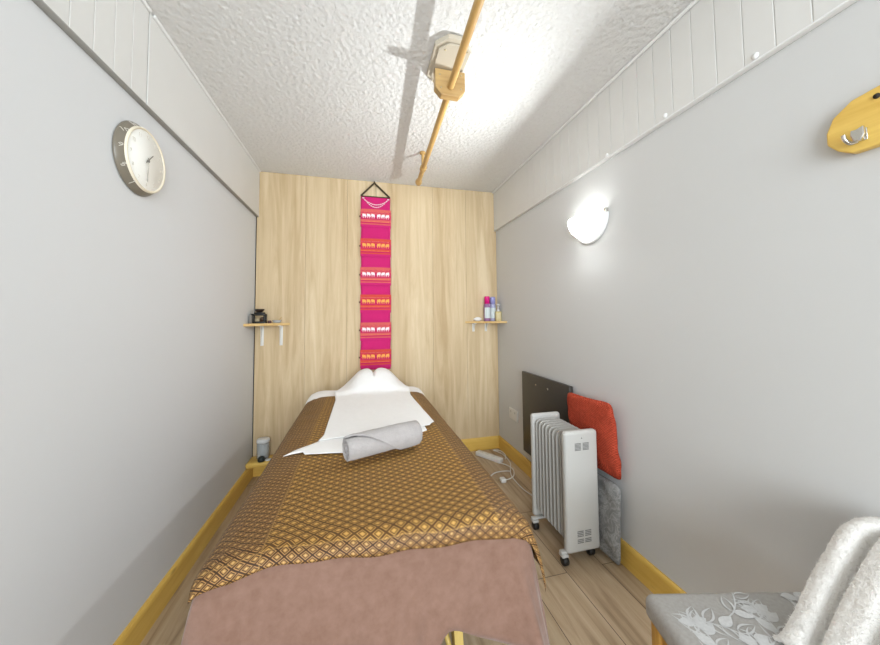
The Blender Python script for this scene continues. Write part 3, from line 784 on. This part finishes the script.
# right shelf bottles
MT['hotpink'] = plain('hot pink plastic', S(222, 20, 130), .35, .4)
MT['lilac'] = plain('lilac plastic', S(160, 160, 214), .35, .4)
MT['label_w'] = plain('pale label', S(214, 224, 224), .5, .3)
def spray(name, label, loc_, r, h, body, cap, capr):
    t_ = thing(name, label, 'bottle', loc_)
    MB().lathe([(0, 0), (r*.95, 0), (r, .004), (r, h*.62), (r*.92, h*.68), (r*.8, h*.70), (0, h*.70)], n=24).build('body', body, t_)
    MB().lathe([(r*.3, h*.70), (capr, h*.70), (capr, h*.96), (capr*.9, h), (0, h)], n=24).build('cap', cap, t_)
    MB().lathe([(r+.0006, h*.12), (r+.0006, h*.55)], n=24, a0=math.radians(200), a1=math.radians(320)).build('label', MT['label_w'], t_)
    return t_
spray('spray_can', 'tall can with a hot pink cap on the right corner shelf', (1.108, 2.775, 1.1455), .029, .222, plain('deep purple can', S(150, 110, 150), .4), MT['hotpink'], .024)
spray('spray_can', 'tall can with a lilac cap standing between the pink capped can and the pump bottle', (1.168, 2.79, 1.1455), .027, .218, plain('pale lilac can', S(176, 178, 208), .4), MT['lilac'], .024)
t_ = thing('pump_bottle', 'yellowish pump bottle nearest the grey wall on the right corner shelf', 'bottle', (1.197, 2.735, 1.1455))
MB().box((-.026, -.018, 0), (.026, .018, .086), .006, 3).build('body', plain('pale yellow lotion', S(206, 190, 140), .35), t_)
MB().box((-.019, -.0195, .012), (.019, -.018, .07), .0005, 1).build('label', plain('cream label', S(216, 202, 160), .5), t_)
mb = MB().lathe([(.0, .086), (.013, .086), (.013, .102), (.006, .104), (.005, .14), (.0, .141)], n=16); mb.tube([(0, 0, .142), (-.004, -.03, .144), (-.005, -.036, .136)], .0055, 8)
mb.box((-.010, -.010, .138), (.010, .010, .153), .003); mb.build('pump', MT['cable_white'], t_)
vs, fs, uv = grid(lambda a, b: Vector((.034*math.cos(a*2*PI)*math.sin(b*PI)*(1+.3*N3(a*4, b*3, 1)), .020*math.sin(a*2*PI)*math.sin(b*PI), .018-.018*math.cos(b*PI)*(1+.25*N3(a*5, b*4, 2)*math.sin(b*PI)))), 24, 14)
o = MB().add(vs, fs, 0, None, True).build('crumpled_tissue', MT['linen'], loc=(1.022, 2.795, 1.1465), weld=.0002)
tag(o, 'crumpled white tissue lying left of the cans on the right corner shelf', 'tissue')

# low ledge on the left with jar
t_ = thing('low_ledge', 'short rounded wooden ledge low on the left wall above the baseboard, beside the bed', 'ledge', (XL, 2.72, .150))
MB().box((.0005, -.05, -.034), (.165, .095, 0), .014, 4).build('ledge_board', MT['pine_x'], t_)
MB().prism([(.0005, -.036), (.12, -.036), (.0, -.045)][:2]+[(.018, -.046), (.0005, -.046)], 'y', -.02, .02).build('bracket', MT['pine_x'], t_)
t_ = thing('glass_jar', 'clear lidded glass jar standing on the low wooden ledge', 'jar', (-.70, 2.755, .151))
MB().lathe([(0, .0), (.040, .0), (.043, .005), (.043, .105), (.037, .115), (.034, .115), (.040, .103), (.040, .006), (0, .005)], n=28).build('jar_body', MT['glass'], t_)
MB().lathe([(0, .116), (.042, .116), (.044, .120), (.044, .138), (.04, .142), (0, .142)], n=28).build('lid', plain('pale grey lid', S(222, 224, 224), .3), t_)
MB().lathe([(0, .008), (.034, .008), (.037, .02), (.03, .075), (0, .08)], n=20).build('contents', plain('pale contents', S(232, 232, 228), .7), t_)
o = MB().lathe([(0, 0), (.022, 0), (.025, .012), (.02, .028), (.008, .036), (0, .037)], n=20).build('dark_stone', plain('dark green stone', S(44, 52, 50), .4), loc=(-.695, 2.692, .151))
tag(o, 'small dark round stone in front of the glass jar on the low ledge', 'stone')
o = MB().lathe([(0, 0), (.018, 0), (.021, .004), (.021, .008), (0, .009)], n=20).build('white_saucer', MT['cable_white'], loc=(-.653, 2.70, .151))
tag(o, 'tiny white saucer at the right end of the low ledge', 'saucer')

# ------------------------------------------------------------------ black panel heater
t_ = thing('panel_heater', 'flat dark grey electric panel heater mounted on the right wall behind the oil radiator', 'heater', (XR, 2.03, .48))
MB().box((-.040, -.325, -.298), (-.016, .262, .290), .003, 2).build('panel', MT['heater'], t_)
for y_ in (-.2, .2):
    for z_ in (-.18, .18): MB().box((-.016, y_-.02, z_-.03), (-.0005, y_+.02, z_+.03), .002).build('wall_bracket', MT['black'], t_)
for y_ in (.06, -.09): MB().lathe([(0, -.0418), (.006, -.0412), (.006, -.040)], (0, y_, .225), 'x', 12).build('button', MT['chrome'], t_)
# socket
t_ = thing('wall_socket', 'white double wall socket low on the right wall left of the panel heater', 'socket', (XR, 2.52, .378))
MB().box((-.010, -.074, -.043), (-.0005, .074, .043), .003, 3).build('face_plate', MT['cable_white'], t_)
for y_ in (-.036, .036):
    MB().box((-.0125, y_-.006, .012), (-.010, y_+.006, .028), .001, 1).build('switch', MT['plastic_white'], t_)

# ------------------------------------------------------------------ oil radiator
t_ = thing('oil_radiator', 'grey and white finned oil radiator on castors by the right wall', 'radiator', (1.044, 1.43, 0), math.radians(-.5))
W = .184; L_ = .295
def rpanel(y0, y1):
    return MB().box((-W/2, y0, .052), (W/2, y1, .622), .016, 4)
rpanel(-.018, .022).build('end_panel', MT['plastic_white'], t_)
rpanel(L_-.0, L_+.035).build('control_panel', MT['plastic_white'], t_)
NF = 8
for k in range(NF):
    yc = .042+(L_-.062)*k/(NF-1)
    mb = MB(); # fin: rounded plate outline, thin and swollen in the middle like pressed steel
    def outline(w_, zl, zh, r_):
        pts = []
        for cx_, cz_, a0 in ((w_-r_, zh-r_, 0), (-w_+r_, zh-r_, 90), (-w_+r_, zl+r_, 180), (w_-r_, zl+r_, 270)):
            for q_ in range(5): a = math.radians(a0+22.5*q_); pts.append((cx_+r_*math.cos(a), cz_+r_*math.sin(a)))
        return pts
    rings = [(0, W/2-.010, .085, .600), (.0022, W/2-.010, .085, .600), (.003, W/2-.028, .105, .580), (.0115, W/2-.036, .115, .572), (.0115, W/2-.05, .15, .54)]
    for sgn in (-1, 1):
        vs = []
        for d, w_, zl, zh in rings:
            vs += [(x, yc+sgn*d, z) for x, z in outline(w_, zl, zh, .03)]
        n = 20; fs = [(i*n+k_, i*n+(k_+1) % n, (i+1)*n+(k_+1) % n, (i+1)*n+k_) for i in range(len(rings)-1) for k_ in range(n)]+[tuple((len(rings)-1)*n+k_ for k_ in range(n))]
        mb.add(vs, fs, 0, None, False)
    mb.build('fin', MT['silver'], t_, weld=.0001)
for z_ in (.13, .55): MB().tube([(0, .02, z_), (0, L_+.002, z_)], .02, 12).build('oil_pipe', MT['silver'], t_)
# vents: top pair of slot groups and bottom pair
for cx_ in (-.022, .022):
    mb = MB()
    for i in range(6): mb.box((cx_-.017, -.0188, .532+i*.0062), (cx_+.017, -.0172, .5358+i*.0062))
    mb.build('vent', MT['plastic_grey'], t_)
for cx_ in (-.020, .022):
    mb = MB()
    for i in range(8):
        if i in (3,): continue
        mb.box((cx_-.017, -.0188, .098+i*.0075), (cx_+.017, -.0172, .102+i*.0075))
    mb.build('vent', MT['plastic_grey'], t_)
mb = MB().prism([(-.004, .587), (.004, .587), (0, .594)], 'y', -.0188, -.0172); mb.build('emblem', MT['plastic_grey'], t_)
for yy in (.01, L_-.01):
    mb = MB().box((-W/2-.022, yy-.012, .048), (W/2-.012, yy+.012, .060), .004)
    mb.build('foot_bar', MT['plastic_white'], t_)
    for sx_ in (-1, 1):
        fx = -(W/2+.006) if sx_ < 0 else W/2-.026
        mb = MB().lathe([(.0, -.014), (.018, -.014), (.020, -.010), (.020, .010), (.018, .014), (0, .014)], (fx, yy-.012+(.03 if sx_ > 0 else 0), .0205), 'x', 20)
        c_ = mb.build('castor', MT['black'], t_)
        MB().box((fx-.017, yy-.022+(.03 if sx_ > 0 else 0), .036), (fx+.017, yy+.014+(.03 if sx_ > 0 else 0), .050), .004).build('castor_hood', MT['plastic_white'], c_)

# ------------------------------------------------------------------ cushions
def cushion(name, mat, w_, h_, th, M4, n=28, seed=0, pinch=.10):
    vs = []; uvs = []
    fs = []
    for side in (1, -1):
        o0 = len(vs)
        for j in range(n+1):
            for i in range(n+1):
                a, b = 2*i/n-1, 2*j/n-1
                e = (1-abs(a)**2.6)*(1-abs(b)**2.6)
                rr = (abs(a)**8+abs(b)**8)**.125; mm = max(abs(a), abs(b)); kf = mm/rr if rr > 0 else 1
                sx_ = a*kf*(1-.05*(1-b*b)); sz = b*kf*(1-.05*(1-a*a))
                y_ = side*th/2*max(0, e)**.45*(1+.12*N3(a*1.5+seed, b*1.5, side))
                y_ += .010*N3(a*3+seed, b*3, 3)*(1 if e > .01 else 0)
                vs.append(M4 @ Vector((sx_*w_/2, y_, sz*h_/2))); uvs.append((a*w_/2, b*h_/2))
        for j in range(n):
            for i in range(n):
                q_ = (o0+j*(n+1)+i, o0+j*(n+1)+i+1, o0+(j+1)*(n+1)+i+1, o0+(j+1)*(n+1)+i); fs.append(q_ if side > 0 else q_[::-1])
    return MB().add(vs, fs, 0, uvs, True).build(name, mat, weld=.0003)
# grey one stands on the floor between radiator and wall, the coral one on top of it
M4 = Matrix.Translation((1.179, 1.505, .196)) @ Matrix.Rotation(math.radians(90), 4, 'Z') @ Matrix.Rotation(math.radians(3), 4, 'X')
o = cushion('grey_cushion', MT['cushgrey'], .37, .378, .06, M4, seed=3)
tag(o, 'grey patterned cushion on the floor beneath the coral one, squeezed behind the radiator', 'cushion')
M4 = Matrix.Translation((1.182, 1.515, .572)) @ Matrix.Rotation(math.radians(90), 4, 'Z') @ Matrix.Rotation(math.radians(-4), 4, 'X') @ Matrix.Rotation(math.radians(3), 4, 'Y')
o = cushion('coral_cushion', MT['red'], .375, .375, .068, M4, seed=9)
tag(o, 'coral red waffle weave cushion leaning on the right wall on top of the grey one', 'cushion')

# ------------------------------------------------------------------ extension lead and cables
t_ = thing('extension_lead', 'white plastic power strip on the floor by the back right corner', 'power strip', (1.045, 2.625, 0), math.radians(-58))
MB().box((-.125, -.026, .0005), (.125, .026, .034), .006, 3).build('housing', MT['cable_white'], t_)
for i in range(3):
    mb = MB()
    for dx, dy in ((-.007, -.006), (.007, -.006), (0, .008)): mb.box((-.075+i*.06+dx-.0025, dy-.002, .0338), (-.075+i*.06+dx+.0025, dy+.002, .0345))
    mb.build('outlet', MT['plastic_grey'], t_)
def at(u_, v_, z=.006):
    d = F+Rt2*((u_-444.57)/328.2853)-Up2*((v_-301.92)/328.2853); k_ = (z-H_CAM)/d.z
    return (k_*d.x, k_*d.y, z)
# cable routes on the floor, in room coordinates
routeA = [(1.135, 2.50, .036), (1.16, 2.56, .045), (1.170, 2.68, .03), (1.13, 2.735, .018), (1.18, 2.66, .010), (1.175, 2.50, .006), (1.13, 2.40, .006), (1.085, 2.28, .006), (1.08, 2.10, .006), (1.10, 1.98, .006), (1.075, 1.86, .006), (1.052, 1.80, .006), (1.045, 1.775, .03), (1.045, 1.768, .09)]
o = MB().tube(spline(routeA, 8), .0036, 8).build('radiator_cable', MT['cable_white'])
tag(o, 'white power cable running from the strip along the floor to the oil radiator', 'cable')
routeB = [(.930, 2.32, .006), (.985, 2.365, .006), (1.06, 2.375, .006), (1.11, 2.36, .006)]
routeC = [(1.09, 2.50, .012), (1.13, 2.45, .008), (1.135, 2.36, .015), (1.10, 2.28, .012), (1.05, 2.245, .010), (1.01, 2.235, .012)]
t_ = thing('loose_lead', 'loose white cable ending in a three pin plug in front of the power strip', 'cable', (1.0, 2.235, 0))
def sh(r_): return [(p[0]-1.0, p[1]-2.235, p[2]) for p in r_]
MB().tube(spline(sh(routeC), 8), .0036, 8).build('flex', MT['cable_white'], t_)
mb = MB().box((-.026, -.022, .0005), (.012, .022, .028), .007, 3); mb.build('plug', MT['cable_white'], t_)
for y_ in (-.011, .011): MB().box((-.042, y_-.003, .008), (-.0255, y_+.003, .012)).build('pin', MT['brass'], t_)
MB().box((-.046, -.003, .019), (-.0255, .003, .024)).build('pin', MT['brass'], t_)
o = MB().tube(spline(routeB, 8), .0036, 8).build('under_bed_cable', MT['cable_white'])
tag(o, 'short length of white cable emerging from under the bed towards the power strip', 'cable')

# ------------------------------------------------------------------ chair
ang = math.atan2(-.243, .97)
t_ = thing('chair', 'low upholstered chair with grey floral seat in the near right corner', 'chair', (.87, .49, 0), ang)
inv = Matrix.Rotation(-ang, 4, 'Z')
# local frame: x from seat front (-) to backrest (+), y far side (+)
SX0, SX1, SY0, SY1, SZT = -.205, .235, -.215, .215, .458
def seat_pt(a, b):
    return None
mb = MB().box((SX0, SY0, SZT-.062), (SX1, SY1, SZT), .022, 5)
seat_nv = len(mb.v)
# printed sprigs lie in the weave of the same cover
LK = 0
def leaf(cx_, cy_, ang_, ln, wd, outline=False):
    global LK; LK += 1; top = SZT+.0004+LK*.000012; pts = []
    n = 9
    def P(f, s_, k=1.0):
        w2 = wd*math.sin(PI*min(1, f**.8))*k
        x = f*ln; y = s_*w2
        return (cx_+x*math.cos(ang_)-y*math.sin(ang_), cy_+x*math.sin(ang_)+y*math.cos(ang_))
    ok = lambda p: SX0+.012 < p[0] < SX1-.012 and SY0+.012 < p[1] < SY1-.012
    A = [P(i/n, 1) for i in range(n+1)]; B = [P(i/n, -1) for i in range(n+1)]
    if not all(ok(p) for p in A+B): return
    if outline:
        A2 = [P(.12+.76*i/n, 1, .62) for i in range(n+1)]; B2 = [P(.12+.76*i/n, -1, .62) for i in range(n+1)]
        for X, X2 in ((A, A2), (B, B2)):
            vs = [(p[0], p[1], top) for p in X]+[(p[0], p[1], top) for p in X2]
            mb.add(vs, [(i, i+1, n+2+i, n+1+i) for i in range(n)], 1)
    else:
        vs = [(p[0], p[1], top) for p in A]+[(p[0], p[1], top) for p in B]
        mb.add(vs, [(i, i+1, n+2+i, n+1+i) for i in range(n)], 1)
def stem(pts, w_=.0022):
    sp = spline([(p[0], p[1], 0) for p in pts], 8); vs = []
    sp = [p for p in sp if SX0+.012 < p.x < SX1-.012 and SY0+.012 < p.y < SY1-.012]
    for i, p in enumerate(sp):
        d = (sp[min(i+1, len(sp)-1)]-sp[max(i-1, 0)]); d = d.normalized() if d.length > 0 else Vector((1, 0, 0))
        n_ = Vector((-d.y, d.x, 0))*w_/2; vs += [(*(p+n_)[:2], SZT+.0003), (*(p-n_)[:2], SZT+.0003)]
    mb.add(vs, [(2*i, 2*i+1, 2*i+3, 2*i+2) for i in range(len(sp)-1)], 1)
    return sp
for (x0, y0, a0, flip) in [(-.17, -.02, .9, 1), (-.10, -.14, 1.1, -1), (-.02, .02, .7, 1), (.05, -.10, 1.3, -1), (.10, .06, .6, 1), (-.17, .12, .1, -1), (-.05, .13, .5, 1), (.02, -.19, .9, 1), (.14, -.04, 1.0, -1), (-.185, -.14, 1.3, 1)]:
    pts = []; a = a0; x, y = x0, y0
    for k in range(6):
        pts.append((x, y)); x += .03*math.cos(a); y += .03*math.sin(a); a += .22*flip
    sp = stem(pts, .0028)
    a = a0
    for k, (x, y) in enumerate(pts[1:]):
        leaf(x, y, a+.85, .048+.008*(k % 2), .0125, outline=(k % 3 != 2)); leaf(x, y, a-.85, .044, .011, outline=(k % 3 != 0)); a += .22*flip
    x, y = pts[-1]
    for q_ in range(7): leaf(x, y, q_*2*PI/7+.3, .036, .012, outline=(q_ % 3 != 0))
mb.build('seat', [MT['upholstery'], MT['leafprint']], t_, rec=False)
mb = MB().box((SX0+.02, SY0+.02, SZT-.115), (SX1-.02, SY1-.02, SZT-.06), .003); mb.build('seat_rail', MT['chairwood'], t_)
for x_, y_ in ((SX0+.03, SY0+.03), (SX0+.03, SY1-.03), (SX1-.03, SY0+.03), (SX1-.03, SY1-.03)):
    MB().box((x_-.017, y_-.017, 0), (x_+.017, y_+.017, SZT-.0625), .003).build('leg', MT['chairwood'], t_)
# low raked back
BX = .225
def backp(z, dx=0): return BX+(z-SZT)*.30+dx
for y_ in (SY0+.03, SY0+.25):
    MB().tube([(backp(.38)-.0, y_, .38), (backp(.62), y_, .62)], .014, 10).build('back_post', MT['chairwood'], t_)
q_ = MB(); q_.box((-.018, SY0+.01, -.07), (.018, SY0+.285, .07), .015, 4, mat=Matrix.Translation((backp(.60), 0, .60)) @ Matrix.Rotation(math.radians(17), 4, 'Y'))
q_.build('backrest', MT['upholstery'], t_)

# cream towel over the backrest, falling forward on to the seat (world coordinates)
Rz = Matrix.Rotation(ang, 4, 'Z'); C0 = Vector((.87, .49, 0))
# path in the chair's x-z plane: behind the back, over the top, down the front, on to the seat
path = [(backp(.50)+.055, .50), (backp(.60)+.05, .60), (backp(.66)+.036, .670), (backp(.68)+.0, .702), (.235, .690), (.185, .645), (.125, .575), (.075, .510), (.035, .472), (.01, .464)]
path = spline([(p[0], 0, p[1]) for p in path], 12); NP = len(path)-1
fringe_pts = []
def towel(a, b):
    i = min(NP-1, int(b*NP)); f = b*NP-i; p = path[i].lerp(path[i+1], f)
    down = smooth(.36, 1.0, b)
    yfar = .112 - .035*down; ynear = -.30
    y = yfar+(ynear-yfar)*a
    # vertical gathers running down the fall
    g = .35-1.6*math.exp(-((a-.10-.03*b)/.028)**2)-1.3*math.exp(-((a-.33+.02*b)/.035)**2)-1.1*math.exp(-((a-.58)/.04)**2)-.8*math.exp(-((a-.8)/.05)**2)
    amp = .026*smooth(.34, .50, b)*(1-.55*smooth(.75, 1, b))
    nrm = Vector((-.75, 0, .65))
    q = Vector((p.x, y, p.z))+nrm*(amp*g+.004*N3(a*9, b*9, 4))
    q.z = max(q.z, SZT+.012) if q.x < .2 else q.z
    if a < .04: q.z -= .010*(1-a/.04)
    return C0+Rz @ q
NU_, NV_ = 130, 170
vs, fs, uv = grid(towel, NU_, NV_)
vs = [v_+Vector((N3(v_.x, v_.y, v_.z, 120), N3(v_.y, v_.z, v_.x, 120), N3(v_.z, v_.x, v_.y, 120)))*.0025 for v_ in vs]
t2 = MB().add(vs, fs, 0, uv, True).build('draped_towel', MT['towel_cream'], rec=False); solid(t2, .008, 0)
tag(t2, 'fluffy cream towel draped over the backrest of the floral chair', 'towel')
# the pile of the towel: short loops all over it
mb = MB(); W_ = NU_+1
nr = []
me = t2.data
for f_ in range(26000):
    i = R_.randrange(NU_); j = R_.randrange(NV_)
    p00, p10, p01 = vs[j*W_+i], vs[j*W_+i+1], vs[(j+1)*W_+i]
    n_ = (p10-p00).cross(p01-p00)
    if n_.length < 1e-12: continue
    n_.normalize()
    if n_.x > .3 and n_.z < .2: n_ = n_
    if n_.dot(Vector((-.8, 0, .6))) < 0: n_ = -n_
    p_ = p00+(p10-p00)*R_.random()+(p01-p00)*R_.random()+n_*.0035
    d = (n_+Vector((R_.uniform(-.8, .8), R_.uniform(-.8, .8), R_.uniform(-.9, .5)))).normalized()
    s_ = d.orthogonal().normalized()*.0007
    ln = R_.uniform(.003, .0065)
    mb.add([p_-s_, p_+s_, p_+d*ln], [(0, 1, 2)])
o = mb.build('towel_pile', MT['towel_cream'], t2, rec=False); o['kind'] = 'stuff'
